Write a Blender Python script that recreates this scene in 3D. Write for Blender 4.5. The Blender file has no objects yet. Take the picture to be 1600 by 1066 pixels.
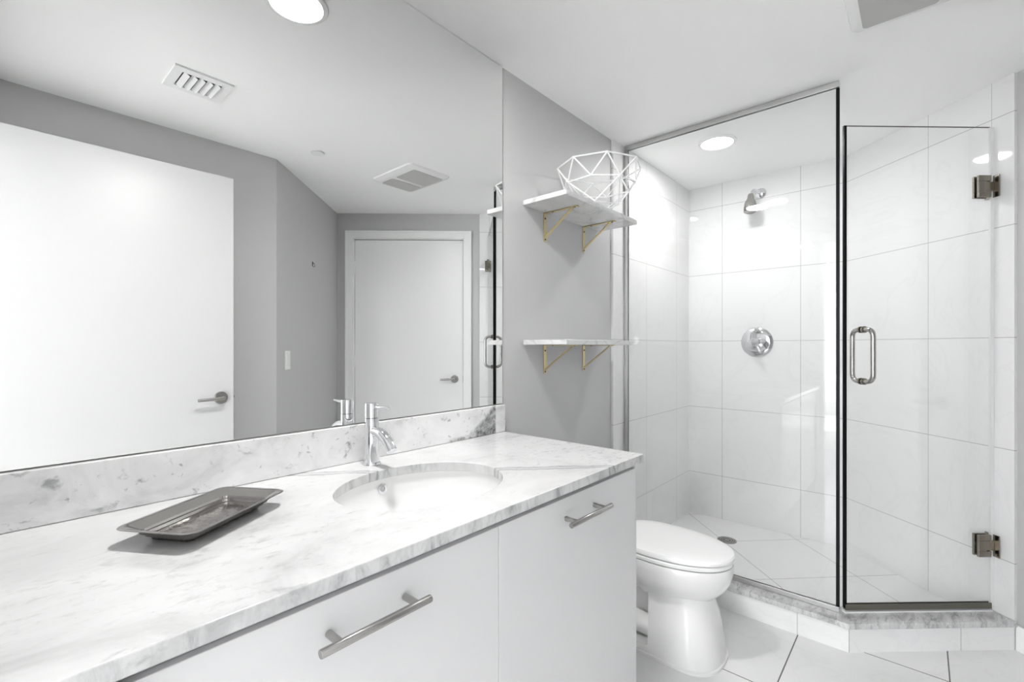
import bpy, bmesh, math, random
from mathutils import Vector, Matrix

random.seed(4)
SC = bpy.context.scene
COL = SC.collection
PI = math.pi
ZC = 1.262          # camera height
CEIL = 2.402        # ceiling height
R = math.radians

# ------------------------------------------------------------------ camera
cam_d = bpy.data.cameras.new('camera')
cam_d.sensor_width = 36.0
cam_d.lens = 730.0 / 1600.0 * 36.0
cam_d.shift_y = 8.5 / 1600.0
cam_d.clip_start = 0.02
cam = bpy.data.objects.new('camera', cam_d)
COL.objects.link(cam)
cam.location = (0, 0, ZC)
cam.rotation_euler = (R(90), 0, R(41.18 - 90))
SC.camera = cam

# ------------------------------------------------------------------ world, view, lights
w = bpy.data.worlds.new('world')
SC.world = w
w.use_nodes = True
w.node_tree.nodes['Background'].inputs[0].default_value = (0.95, 0.97, 1.0, 1)
w.node_tree.nodes['Background'].inputs[1].default_value = 1.0
SC.view_settings.view_transform = 'Standard'
SC.view_settings.look = 'None'
SC.view_settings.gamma = 1.0
SC.view_settings.use_curve_mapping = False
SC.view_settings.exposure = 0.72
SC.cycles.max_bounces = 14
SC.cycles.diffuse_bounces = 8
SC.cycles.glossy_bounces = 8
SC.cycles.transparent_max_bounces = 24
SC.cycles.transmission_bounces = 12
SC.cycles.sample_clamp_indirect = 6.0
SC.cycles.caustics_reflective = False
SC.cycles.blur_glossy = 0.15

VANITY_W, SHOWER_W = 13.0, 4.7   # watts of the two recessed ceiling lamps
DAY_W = 122.0        # watts of the skylight through the bedroom window
FILL_SUN_W = 26.0         # sun added to bounce off the bedroom floor and lift the ceiling


def area(name, loc, rot, sx, sy, power, col=(1, 1, 1), shape='RECTANGLE'):
    l = bpy.data.lights.new(name, 'AREA')
    l.shape = shape
    l.size = sx
    if shape in ('RECTANGLE', 'ELLIPSE'):
        l.size_y = sy
    l.energy = power
    l.color = col
    o = bpy.data.objects.new(name, l)
    o.location = loc
    o.rotation_euler = rot
    COL.objects.link(o)
    return o


# daylight through the big window of the bedroom behind the photographer
area('bedroom_daylight', (-5.46, 0.35, 1.35), (R(90), 0, R(-90)), 2.6, 2.2, DAY_W, (0.97, 0.985, 1.0))
fill_sun_d = bpy.data.lights.new('sun', 'SUN')
fill_sun_d.energy = FILL_SUN_W
fill_sun_d.angle = R(0.6)
fill_sun_d.color = (1.0, 1.0, 1.0)
sun = bpy.data.objects.new('sun', fill_sun_d)
sun.rotation_euler = (0, R(-40), 0)        # comes in over the bedroom window at 50 degrees
COL.objects.link(sun)


# ------------------------------------------------------------------ materials
def mat(name, col=(0.8, 0.8, 0.8), rough=0.5, metal=0.0, spec=0.5):
    m = bpy.data.materials.new(name)
    m.use_nodes = True
    b = m.node_tree.nodes['Principled BSDF']
    b.inputs['Base Color'].default_value = (*col, 1)
    b.inputs['Roughness'].default_value = rough
    b.inputs['Metallic'].default_value = metal
    b.inputs['Specular IOR Level'].default_value = spec
    return m


class NT:
    """tiny helper around a material's node tree"""
    def __init__(self, m):
        self.t = m.node_tree
        self.b = self.t.nodes['Principled BSDF']

    def n(self, kind, **kw):
        nd = self.t.nodes.new(kind)
        for k, v in kw.items():
            setattr(nd, k, v)
        return nd

    def ln(self, a, b):
        self.t.links.new(a, b)

    def math(self, op, a, b=None, c=None, clamp=False):
        nd = self.n('ShaderNodeMath', operation=op)
        nd.use_clamp = clamp
        for i, v in enumerate((a, b, c)):
            if v is None:
                continue
            if isinstance(v, (int, float)):
                nd.inputs[i].default_value = v
            else:
                self.ln(v, nd.inputs[i])
        return nd.outputs[0]

    def noise(self, vec, scale, detail=4, rough=0.5, dist=0.0):
        nd = self.n('ShaderNodeTexNoise')
        nd.inputs['Scale'].default_value = scale
        nd.inputs['Detail'].default_value = detail
        nd.inputs['Roughness'].default_value = rough
        nd.inputs['Distortion'].default_value = dist
        if vec is not None:
            self.ln(vec, nd.inputs['Vector'])
        return nd.outputs['Fac']

    def ramp(self, fac, stops):
        nd = self.n('ShaderNodeValToRGB')
        e = nd.color_ramp.elements
        while len(e) < len(stops):
            e.new(0.5)
        for i, (p, c) in enumerate(stops):
            e[i].position = p
            e[i].color = (c, c, c, 1) if isinstance(c, (int, float)) else (*c, 1)
        self.ln(fac, nd.inputs[0])
        return nd.outputs[0]

    def mix(self, fac, a, b, blend='MIX'):
        nd = self.n('ShaderNodeMix', data_type='RGBA', blend_type=blend)
        for sock, v in ((nd.inputs[0], fac), (nd.inputs[6], a), (nd.inputs[7], b)):
            if isinstance(v, (int, float)):
                sock.default_value = v
            elif isinstance(v, tuple):
                sock.default_value = (*v, 1)
            else:
                self.ln(v, sock)
        return nd.outputs[2]

    def map(self, out, loc=(0, 0, 0), rot=(0, 0, 0), scale=(1, 1, 1)):
        nd = self.n('ShaderNodeMapping')
        nd.inputs['Location'].default_value = loc
        nd.inputs['Rotation'].default_value = rot
        nd.inputs['Scale'].default_value = scale
        self.ln(out, nd.inputs[0])
        return nd.outputs[0]

    def coord(self, which='Object'):
        return self.n('ShaderNodeTexCoord').outputs[which]

    def sep(self, v):
        nd = self.n('ShaderNodeSeparateXYZ')
        self.ln(v, nd.inputs[0])
        return nd.outputs


def tile_mat(name, vec_kind, size, grout_w, grout_col, tile_col=0.80, loc=(0, 0, 0), rot=0.0, rough=0.035, aspect=(1, 1), bump=0.25):
    """large glossy white porcelain tile with thin grout and faint grey veins"""
    m = mat(name, rough=rough)
    q = NT(m)
    base = q.coord(vec_kind)
    v = q.map(base, loc=loc, rot=(0, 0, rot))
    s = q.sep(v)
    du = q.math('PINGPONG', s[0], size * aspect[0] / 2)
    dv = q.math('PINGPONG', s[1], size * aspect[1] / 2)
    d = q.math('MINIMUM', du, dv)
    g = q.math('LESS_THAN', d, grout_w / 2)
    n1 = q.noise(base, 1.7, 6, 0.55, 1.6)
    vein = q.ramp(n1, [(0.475, tile_col), (0.495, tile_col * 0.965), (0.51, tile_col), (0.8, tile_col * 0.985)])
    c = q.mix(g, vein, grout_col)
    q.ln(c, q.b.inputs['Base Color'])
    r = q.math('MULTIPLY_ADD', g, 0.5, rough)
    q.ln(r, q.b.inputs['Roughness'])
    soft = q.math('SMOOTH_MIN', d, grout_w * 0.9, 0.002)
    bp = q.n('ShaderNodeBump')
    bp.inputs['Strength'].default_value = bump
    bp.inputs['Distance'].default_value = 0.3
    q.ln(soft, bp.inputs['Height'])
    q.ln(bp.outputs[0], q.b.inputs['Normal'])
    return m


def marble_mat(name, kind):
    m = mat(name, rough=0.12)
    q = NT(m)
    o = q.coord('Object')
    st = q.map(o, rot=(0.2, 0.1, 0.55), scale=(1.0, 1.55, 1.4))
    cloud = q.noise(st, 3.2, 8, 0.6, 0.8)
    base = q.ramp(cloud, [(0.30, 0.52), (0.42, 0.63), (0.58, 0.69), (0.85, 0.65)])
    spots = q.noise(st, 15.0, 8, 0.66, 0.6)
    spm = q.ramp(spots, [(0.61, 0.0), (0.73, 1.0)])
    fine = q.noise(st, 46.0, 5, 0.6, 0.4)
    fm = q.ramp(fine, [(0.67, 0.0), (0.76, 1.0)])
    if kind == 'splash':
        k1, k2 = 0.85, 0.7
        st = q.map(o, rot=(0.2, 0.3, 0.35), scale=(1.0, 1.6, 1.3))
        cloud = q.noise(st, 5.0, 9, 0.62, 0.6)
        base = q.ramp(cloud, [(0.32, 0.54), (0.45, 0.72), (0.60, 0.81), (0.85, 0.76)])
        spm = q.ramp(q.noise(st, 17.0, 8, 0.62, 0.5), [(0.60, 0.0), (0.69, 1.0)])
        fm = q.ramp(q.noise(st, 52.0, 5, 0.6, 0.4), [(0.63, 0.0), (0.72, 1.0)])
    elif kind == 'shelf':
        k1, k2 = 0.12, 0.0
    elif kind == 'sill':
        k1, k2 = 0.9, 0.8
        st = q.map(o, rot=(0.0, 0.0, 0.35), scale=(1.0, 3.0, 1.0))
        base = q.ramp(q.noise(st, 7.0, 9, 0.7, 0.8), [(0.34, 0.30), (0.47, 0.52), (0.60, 0.66), (0.8, 0.60)])
        spm = q.ramp(q.noise(st, 22.0, 8, 0.68, 0.8), [(0.54, 0.0), (0.66, 1.0)])
    else:
        k1, k2 = 0.55, 0.5
    a = q.math('MULTIPLY', spm, k1)
    c = q.mix(a, base, (0.30, 0.31, 0.31))
    if kind == 'top':
        flk = q.noise(q.map(o, rot=(0, 0, 0.35), scale=(1.0, 2.0, 1.0)), 30.0, 8, 0.7, 0.4)
        patch = q.ramp(q.noise(o, 2.6, 4, 0.5, 0.3), [(0.42, 0.1), (0.62, 1.0)])
        fl = q.math('MULTIPLY', q.ramp(flk, [(0.52, 0.0), (0.58, 0.28), (0.70, 0.9)]), patch)
        c = q.mix(fl, c, (0.40, 0.40, 0.40))
    b = q.math('MULTIPLY', fm, k2)
    c = q.mix(b, c, (0.26, 0.27, 0.27))
    s = q.sep(o)
    if kind == 'top':
        # one long grey ribbon vein that runs from behind the sink to the front edge
        wob = q.noise(o, 9.0, 4, 0.55)
        d = q.math('ADD', q.math('MULTIPLY', s[0], 0.682), q.math('MULTIPLY', s[1], 0.731))
        d = q.math('ADD', d, q.math('MULTIPLY_ADD', wob, 0.05, -1.310 - 0.025))
        ad = q.math('ABSOLUTE', d)
        band = q.ramp(ad, [(0.0, 0.22), (0.0085, 0.28), (0.0098, 0.95), (0.0125, 0.8), (0.014, 0.0)])
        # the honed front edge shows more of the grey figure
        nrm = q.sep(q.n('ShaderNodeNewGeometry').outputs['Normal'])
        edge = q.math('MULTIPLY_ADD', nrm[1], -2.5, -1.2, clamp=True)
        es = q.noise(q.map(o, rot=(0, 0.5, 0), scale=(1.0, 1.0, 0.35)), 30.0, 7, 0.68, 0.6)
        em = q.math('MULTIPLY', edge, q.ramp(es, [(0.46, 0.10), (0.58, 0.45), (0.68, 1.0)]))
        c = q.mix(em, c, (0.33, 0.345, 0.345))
        c = q.mix(band, c, (0.22, 0.22, 0.23))
    if kind == 'splash':
        # big dark bruise near the right end and a blot by the tray
        nz = q.noise(o, 26.0, 8, 0.7, 1.2)
        nz2 = q.noise(o, 9.0, 5, 0.6, 0.5)
        zr = q.math('SUBTRACT', s[2], 0.918)
        left = q.math('MULTIPLY_ADD', zr, 1.25, 1.185)
        left = q.math('MULTIPLY_ADD', nz2, 0.06, q.math('SUBTRACT', left, 0.03))
        inl = q.math('MULTIPLY', q.math('SUBTRACT', s[0], left), 40, clamp=True)
        inr = q.math('MULTIPLY', q.math('SUBTRACT', 1.352, s[0]), 160, clamp=True)
        msk = q.math('MULTIPLY', inl, inr)
        streak = q.ramp(nz, [(0.38, 1.0), (0.52, 0.62), (0.66, 0.22)])
        dk = q.math('MULTIPLY', msk, streak)
        # low tail running left along the counter
        t1 = q.math('MULTIPLY', q.math('SUBTRACT', 0.935, s[2]), 90, clamp=True)
        t2 = q.math('MULTIPLY', q.math('SUBTRACT', s[0], 1.10), 60, clamp=True)
        t3 = q.math('MULTIPLY', q.math('SUBTRACT', 1.28, s[0]), 60, clamp=True)
        t = q.math('MULTIPLY', q.math('MULTIPLY', t1, t2), q.math('MULTIPLY', t3, q.ramp(nz, [(0.42, 1.0), (0.58, 0.15)])))
        dk = q.math('MAXIMUM', dk, t)
        c = q.mix(dk, c, (0.09, 0.09, 0.095))
    if kind == 'shelf':
        nv = q.noise(o, 5.0, 3, 0.5, 1.0)
        vv = q.ramp(nv, [(0.47, 0.0), (0.495, 0.55), (0.52, 0.0)])
        c = q.mix(vv, c, (0.42, 0.43, 0.45))
    q.ln(c, q.b.inputs['Base Color'])
    return m


def glass_mat(name, tint=(0.992, 0.995, 0.994)):
    """clear architectural glass: sees straight through, reflects by its angle"""
    m = bpy.data.materials.new(name)
    m.use_nodes = True
    t = m.node_tree
    t.nodes.remove(t.nodes['Principled BSDF'])
    out = t.nodes['Material Output']
    tr = t.nodes.new('ShaderNodeBsdfTransparent')
    tr.inputs[0].default_value = (*tint, 1)
    gl = t.nodes.new('ShaderNodeBsdfGlossy')
    gl.inputs['Roughness'].default_value = 0.0
    fr = t.nodes.new('ShaderNodeFresnel')
    fr.inputs['IOR'].default_value = 1.45
    # the node treats the way out of the sheet as glass to air; keep both faces alike
    geo = t.nodes.new('ShaderNodeNewGeometry')
    ior = t.nodes.new('ShaderNodeMix')
    ior.data_type = 'FLOAT'
    ior.inputs[2].default_value = 1.45
    ior.inputs[3].default_value = 1.0 / 1.45
    t.links.new(geo.outputs['Backfacing'], ior.inputs[0])
    t.links.new(ior.outputs[0], fr.inputs['IOR'])
    mx = t.nodes.new('ShaderNodeMixShader')
    t.links.new(fr.outputs[0], mx.inputs[0])
    t.links.new(tr.outputs[0], mx.inputs[1])
    t.links.new(gl.outputs[0], mx.inputs[2])
    t.links.new(mx.outputs[0], out.inputs[0])
    return m


def paint_mat(name, col, rough=0.55, bump=0.02):
    m = mat(name, col, rough)
    q = NT(m)
    o = q.coord('Object')
    n = q.noise(o, 140.0, 3, 0.5)
    bp = q.n('ShaderNodeBump')
    bp.inputs['Strength'].default_value = bump
    bp.inputs['Distance'].default_value = 0.02
    q.ln(n, bp.inputs['Height'])
    q.ln(bp.outputs[0], q.b.inputs['Normal'])
    n2 = q.noise(o, 2.0, 3, 0.5)
    c = q.mix(n2, tuple(x * 0.985 for x in col), tuple(min(1, x * 1.015) for x in col))
    q.ln(c, q.b.inputs['Base Color'])
    return m


def brushed_mat(name, col, rough=0.3):
    m = mat(name, col, rough, 1.0)
    q = NT(m)
    o = q.coord('Object')
    n = q.noise(q.map(o, scale=(6, 160, 160)), 3.0, 3, 0.6)
    r = q.math('MULTIPLY_ADD', n, 0.18, rough - 0.08)
    q.ln(r, q.b.inputs['Roughness'])
    return m


def emit_mat(name, col, strength):
    m = bpy.data.materials.new(name)
    m.use_nodes = True
    b = m.node_tree.nodes['Principled BSDF']
    b.inputs['Base Color'].default_value = (0.9, 0.9, 0.9, 1)
    b.inputs['Emission Color'].default_value = (*col, 1)
    b.inputs['Emission Strength'].default_value = strength
    return m


M = {}
M['ceiling'] = paint_mat('ceiling paint', (0.965, 0.965, 0.96), 0.6)
M['grey'] = paint_mat('grey wall paint', (0.52, 0.52, 0.52), 0.5)
M['white_paint_dimmed'] = paint_mat('white door paint dimmed for light', (0.70, 0.70, 0.70), 0.35, 0.005)  # same white as the closed door, darkened because this leaf catches more light
M['trim'] = paint_mat('white trim paint', (0.88, 0.88, 0.88), 0.3, 0.005)
M['lacquer'] = mat('white lacquer cabinet', (0.68, 0.68, 0.685), 0.22)
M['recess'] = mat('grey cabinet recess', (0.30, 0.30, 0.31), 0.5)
M['dark'] = mat('black gap', (0.015, 0.015, 0.015), 0.6)
M['tile_wall'] = tile_mat('white wall tile', 'UV', 0.472, 0.0026, (0.36, 0.36, 0.355))
M['tile_curb'] = tile_mat('white curb tile', 'UV', 0.472, 0.003, (0.45, 0.45, 0.44))
M['tile_floor'] = tile_mat('white floor tile', 'Object', 0.4875, 0.0045, (0.13, 0.13, 0.125), 0.78, loc=(-1.9185 + 0.4875 * 4, -0.4045 + 0.4875, 0), rough=0.12)
M['tile_shower'] = tile_mat('white shower floor tile', 'Object', 0.468, 0.0035, (0.25, 0.25, 0.24), 0.76, loc=(0.0, 0.0, 0), rot=R(45), rough=0.12)
M['marble_top'] = marble_mat('white marble counter', 'top')
M['marble_splash'] = marble_mat('white marble backsplash', 'splash')
M['marble_shelf'] = marble_mat('white marble shelf', 'shelf')
M['marble_sill'] = marble_mat('grey marble sill', 'sill')
M['chrome'] = mat('chrome', (0.78, 0.785, 0.80), 0.04, 1.0)
M['steel'] = mat('brushed steel', (0.42, 0.41, 0.395), 0.27, 1.0)
M['satin'] = mat('satin aluminium', (0.62, 0.62, 0.61), 0.28, 1.0)
M['nickel'] = mat('dark nickel hinge', (0.27, 0.245, 0.21), 0.2, 1.0)
M['gold'] = mat('brass bracket', (0.62, 0.52, 0.29), 0.33, 1.0)
M['tray'] = mat('worn steel tray', (0.40, 0.385, 0.37), 0.13, 1.0)
_q = NT(M['tray'])
_o = _q.coord('Object')
_w = _q.noise(_o, 30.0, 6, 0.7, 0.4)
_f = _q.math('MULTIPLY', _q.math('SUBTRACT', 0.0062, _q.sep(_o)[2]), 900, clamp=True)     # stained flat floor
_s = _q.ramp(_w, [(0.35, (0.17, 0.15, 0.14)), (0.55, (0.33, 0.31, 0.30)), (0.75, (0.42, 0.40, 0.39))])
_q.ln(_q.mix(_f, (0.40, 0.385, 0.37), _s), _q.b.inputs['Base Color'])
_q.ln(_q.math('MULTIPLY_ADD', _q.math('MULTIPLY', _w, _f), 0.3, 0.12), _q.b.inputs['Roughness'])
M['porcelain'] = mat('white porcelain', (0.79, 0.79, 0.785), 0.05)
M['plastic'] = mat('white plastic', (0.87, 0.87, 0.865), 0.25)
M['wire'] = mat('white coated wire', (0.90, 0.90, 0.90), 0.35)
M['mirror'] = mat('mirror silver', (0.93, 0.935, 0.93), 0.0, 1.0)
M['mirror_edge'] = mat('mirror edge', (0.05, 0.055, 0.055), 0.3)
M['glass'] = glass_mat('clear shower glass')
M['glass_edge'] = mat('glass edge with painted dark reflection', (0.003, 0.004, 0.004), 0.4, 0.0, 0.12)  # black stands in for the dark internal reflection at the glass ends
M['seal'] = mat('clear vinyl seal', (0.80, 0.80, 0.80), 0.15)
M['fan'] = mat('grey fan grille', (0.50, 0.50, 0.49), 0.6)
M['lamp'] = emit_mat('lamp diffuser', (1.0, 0.99, 0.97), 14.0)
M['rail'] = mat('dark drip rail', (0.16, 0.155, 0.13), 0.35, 0.6)
M['rubber'] = mat('dark rubber', (0.02, 0.02, 0.02), 0.5)
M['bed_wall'] = paint_mat('bedroom wall paint', (0.80, 0.80, 0.80), 0.6)
M['bed_floor'] = mat('pale bedroom floor', (0.60, 0.595, 0.59), 0.4)


# ------------------------------------------------------------------ mesh helpers
def link(name, bm, m, parent=None, smooth=False, bevel=0.0, seg=2):
    me = bpy.data.meshes.new(name)
    bmesh.ops.recalc_face_normals(bm, faces=bm.faces)
    bm.to_mesh(me)
    bm.free()
    for mm in (m if isinstance(m, (list, tuple)) else [m]):
        me.materials.append(mm)
    o = bpy.data.objects.new(name, me)
    COL.objects.link(o)
    if parent is not None:
        o.parent = parent
    if smooth:
        for p in me.polygons:
            p.use_smooth = True
    if bevel > 0:
        md = o.modifiers.new('bevel', 'BEVEL')
        md.width = bevel
        md.segments = seg
        md.limit_method = 'ANGLE'
        md.angle_limit = R(40)
        if not smooth:
            for p in me.polygons:
                p.use_smooth = True
        md.harden_normals = True
    elif smooth:
        try:
            md = o.modifiers.new('edge split', 'EDGE_SPLIT')
            md.split_angle = R(38)
        except Exception:
            pass
    return o


def empty(name, loc=(0, 0, 0)):
    o = bpy.data.objects.new(name, None)
    o.empty_display_size = 0.05
    o.location = loc
    COL.objects.link(o)
    return o


def tag(o, label=None, cat=None, group=None, kind=None):
    if label:
        o['label'] = label
    if cat:
        o['category'] = cat
    if group:
        o['group'] = group
    if kind:
        o['kind'] = kind
    return o


def hexa(bm, pts):
    v = [bm.verts.new(p) for p in pts]
    for f in ((0, 3, 2, 1), (4, 5, 6, 7), (0, 1, 5, 4), (1, 2, 6, 5), (2, 3, 7, 6), (3, 0, 4, 7)):
        bm.faces.new([v[i] for i in f])
    return v


def box(bm, x0, x1, y0, y1, z0, z1):
    return hexa(bm, [(x0, y0, z0), (x1, y0, z0), (x1, y1, z0), (x0, y1, z0),
                     (x0, y0, z1), (x1, y0, z1), (x1, y1, z1), (x0, y1, z1)])


class Frame:
    """a wall's own axes: s along it, n into the room"""
    def __init__(self, p0, p1, inside=(1.6, 0.3)):
        self.p = Vector((p0[0], p0[1], 0))
        e = Vector((p1[0], p1[1], 0)) - self.p
        self.L = e.length
        self.d = e.normalized()
        n = Vector((-self.d.y, self.d.x, 0))
        if n.dot(Vector((inside[0], inside[1], 0)) - self.p) < 0:
            n = -n
        self.n = n

    def at(self, s, n, z):
        q = self.p + self.d * s + self.n * n
        return Vector((q.x, q.y, z))

    def box(self, bm, s0, s1, n0, n1, z0, z1):
        return hexa(bm, [self.at(s0, n0, z0), self.at(s1, n0, z0), self.at(s1, n1, z0), self.at(s0, n1, z0),
                         self.at(s0, n0, z1), self.at(s1, n0, z1), self.at(s1, n1, z1), self.at(s0, n1, z1)])


def tube(bm, pts, r, seg=12, caps=True, closed=False):
    """sweep a circle (radius r or one per point) along points"""
    pts = [Vector(p) for p in pts]
    n = len(pts)
    rr = r if isinstance(r, (list, tuple)) else [r] * n
    tang = []
    for i in range(n):
        a = pts[(i - 1) % n] if (closed or i > 0) else pts[i]
        b = pts[(i + 1) % n] if (closed or i < n - 1) else pts[i]
        tang.append((b - a).normalized())
    up = Vector((0, 0, 1))
    if abs(tang[0].dot(up)) > 0.9:
        up = Vector((1, 0, 0))
    nrm = (up - tang[0] * up.dot(tang[0])).normalized()
    rings = []
    for i in range(n):
        nrm = (nrm - tang[i] * nrm.dot(tang[i])).normalized()
        bi = tang[i].cross(nrm)
        rings.append([bm.verts.new(pts[i] + (nrm * math.cos(2 * PI * k / seg) + bi * math.sin(2 * PI * k / seg)) * rr[i]) for k in range(seg)])
    m = n if closed else n - 1
    for i in range(m):
        a, b = rings[i], rings[(i + 1) % n]
        for k in range(seg):
            bm.faces.new((a[k], a[(k + 1) % seg], b[(k + 1) % seg], b[k]))
    if caps and not closed:
        bm.faces.new(list(reversed(rings[0])))
        bm.faces.new(rings[-1])


def arc_path(pts, rad, n=6):
    """polyline with rounded corners"""
    pts = [Vector(p) for p in pts]
    out = [pts[0]]
    for i in range(1, len(pts) - 1):
        a, b, c = pts[i - 1], pts[i], pts[i + 1]
        d1, d2 = (a - b).normalized(), (c - b).normalized()
        p1, p2 = b + d1 * rad, b + d2 * rad
        for k in range(n + 1):
            t = k / n
            out.append(p1 * (1 - t) ** 2 + b * 2 * t * (1 - t) + p2 * t * t)
    out.append(pts[-1])
    return out


def lathe(bm, prof, c=(0, 0, 0), axis=(0, 0, 1), seg=40, sx=1.0, sy=1.0, ring=False):
    """turn a profile of (radius, height) about an axis through c"""
    ax = Vector(axis).normalized()
    u = Vector((1, 0, 0)) if abs(ax.x) < 0.9 else Vector((0, 1, 0))
    u = (u - ax * u.dot(ax)).normalized()
    v = ax.cross(u)
    c = Vector(c)
    rings = []
    for (r, h) in prof:
        if r < 1e-6:
            rings.append([bm.verts.new(c + ax * h)])
        else:
            rings.append([bm.verts.new(c + ax * h + u * (math.cos(2 * PI * k / seg) * r * sx) + v * (math.sin(2 * PI * k / seg) * r * sy)) for k in range(seg)])
    for a, b in zip(rings, rings[1:]):
        for k in range(seg):
            k2 = (k + 1) % seg
            if len(a) == 1 and len(b) == 1:
                continue
            if len(a) == 1:
                bm.faces.new((a[0], b[k2], b[k]))
            elif len(b) == 1:
                bm.faces.new((a[k], a[k2], b[0]))
            else:
                bm.faces.new((a[k], a[k2], b[k2], b[k]))
    if ring:
        a, b = rings[-1], rings[0]
        for k in range(seg):
            bm.faces.new((a[k], a[(k + 1) % seg], b[(k + 1) % seg], b[k]))
        return
    if len(rings[0]) > 1:
        bm.faces.new(list(reversed(rings[0])))
    if len(rings[-1]) > 1:
        bm.faces.new(rings[-1])


def loft(bm, rings, cap0=True, cap1=True):
    vs = [[bm.verts.new(p) for p in ring] for ring in rings]
    n = len(vs[0])
    for a, b in zip(vs, vs[1:]):
        for k in range(n):
            bm.faces.new((a[k], a[(k + 1) % n], b[(k + 1) % n], b[k]))
    if cap0:
        bm.faces.new(list(reversed(vs[0])))
    if cap1:
        bm.faces.new(vs[-1])


def prism(bm, poly, z0, z1):
    lo = [bm.verts.new((x, y, z0)) for x, y in poly]
    hi = [bm.verts.new((x, y, z1)) for x, y in poly]
    n = len(poly)
    bm.faces.new(list(reversed(lo)))
    bm.faces.new(hi)
    for k in range(n):
        bm.faces.new((lo[k], lo[(k + 1) % n], hi[(k + 1) % n], hi[k]))


def uv_quad(bm, corners, uvs):
    lay = bm.loops.layers.uv.verify()
    v = [bm.verts.new(p) for p in corners]
    f = bm.faces.new(v)
    for l, t in zip(f.loops, uvs):
        l[lay].uv = t


def tiled_slab(name, fr, cuts, z0, z1, zoff, proud, m, size=0.472):
    """tiles laid on a wall: a slab `proud` thick; cuts = [(s, u), ...] where u counts tiles"""
    bm = bmesh.new()
    lay = bm.loops.layers.uv.verify()

    def face(pts, uvs):
        f = bm.faces.new([bm.verts.new(p) for p in pts])
        for l, t in zip(f.loops, uvs):
            l[lay].uv = t
    for (s0, u0), (s1, u1) in zip(cuts, cuts[1:]):
        q = [(s0, z0, u0), (s1, z0, u1), (s1, z1, u1), (s0, z1, u0)]
        face([fr.at(s, proud, z) for s, z, u in q], [(u * size, z - zoff) for s, z, u in q])
    sa, sb = cuts[0][0], cuts[-1][0]
    half = size * 0.5
    for s, flip in ((sa, 1), (sb, 0)):
        q = [(0.0, z0), (proud, z0), (proud, z1), (0.0, z1)]
        face([fr.at(s, n, z) for n, z in q], [(half, z - zoff) for n, z in q])
    for z in (z0, z1):
        q = [(sa, 0.0), (sb, 0.0), (sb, proud), (sa, proud)]
        face([fr.at(s, n, z) for s, n in q], [(half, half)] * 4)
    q = [(sa, z0), (sb, z0), (sb, z1), (sa, z1)]
    face([fr.at(s, 0.0, z) for s, z in q], [(half, half)] * 4)
    bmesh.ops.remove_doubles(bm, verts=bm.verts, dist=1e-5)
    return tag(link(name, bm, m), kind='structure')


# ------------------------------------------------------------------ plan of the room
WY = 1.286                       # painted face of the vanity wall
PL = (-0.05, WY)                 # its left end
BK = (3.430, WY)
CC = (3.418, 0.318)              # corner where the shower's back wall meets the diagonal wall
AA = (2.024, -1.197)
BB = (1.197, -0.390)
LL = (-0.05, -0.390)

FV = Frame((-0.05, WY), (3.43, WY))
FS = Frame((3.430, WY), (3.430, 0.305))
FD = Frame((3.430, 0.3310), AA)             # diagonal wall with the closed door
FD.p = Vector((CC[0], CC[1], 0)) + Vector((0, 0, 0))
_e = Vector((AA[0], AA[1], 0)) - FD.p
FD.L = _e.length
FD.d = _e.normalized()
FD.n = Vector((-0.7359, 0.6771, 0)).normalized()
FA = Frame(AA, BB)
FB = Frame(BB, LL)
FE = Frame(LL, PL)                           # entry wall with the open doorway
TK = 0.10

# walls -------------------------------------------------------------
bm = bmesh.new(); FV.box(bm, -0.15, FV.L + 0.1, -TK, 0, 0, CEIL)
tag(link('wall_vanity', bm, M['grey']), kind='structure')
bm = bmesh.new(); FS.box(bm, 0, FS.L + 0.02, -TK, 0, 0, CEIL)
tag(link('wall_shower', bm, M['grey']), kind='structure')
# diagonal wall with door opening
OP0, OP1, OPT = 0.972, 1.926, 2.192
bm = bmesh.new()
FD.box(bm, -0.0, OP0, -TK, 0, 0, CEIL)
FD.box(bm, OP1, FD.L + 0.05, -TK, 0, 0, CEIL)
FD.box(bm, OP0, OP1, -TK, 0, OPT, CEIL)
tag(link('wall_diagonal', bm, M['grey']), kind='structure')
bm = bmesh.new(); FA.box(bm, -0.05, FA.L, -TK, 0, 0, CEIL)
tag(link('wall_switch', bm, M['grey']), kind='structure')
bm = bmesh.new(); FB.box(bm, 0.0, FB.L + 0.1, -TK, 0, 0, CEIL)
tag(link('wall_right', bm, M['grey']), kind='structure')
# entry wall: doorway s from .055 to 1.05
D0, D1, DT = 0.055, 1.050, 2.19
bm = bmesh.new()
FE.box(bm, -0.0, D0, -TK, 0, 0, CEIL)
FE.box(bm, D1, FE.L, -TK, 0, 0, CEIL)
FE.box(bm, D0, D1, -TK, 0, DT, CEIL)
tag(link('wall_entry', bm, M['grey']), kind='structure')

room = [(-0.15, WY + 0.1), (3.53, WY + 0.1), (3.53, 0.26), (2.03, -1.37), (1.13, -0.49), (-0.15, -0.49)]
bm = bmesh.new(); prism(bm, room, -0.1, 0.0)
tag(link('floor', bm, M['tile_floor']), kind='structure')
bm = bmesh.new(); prism(bm, room, CEIL, CEIL + 0.1)
tag(link('ceiling', bm, M['ceiling']), kind='structure')

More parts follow.
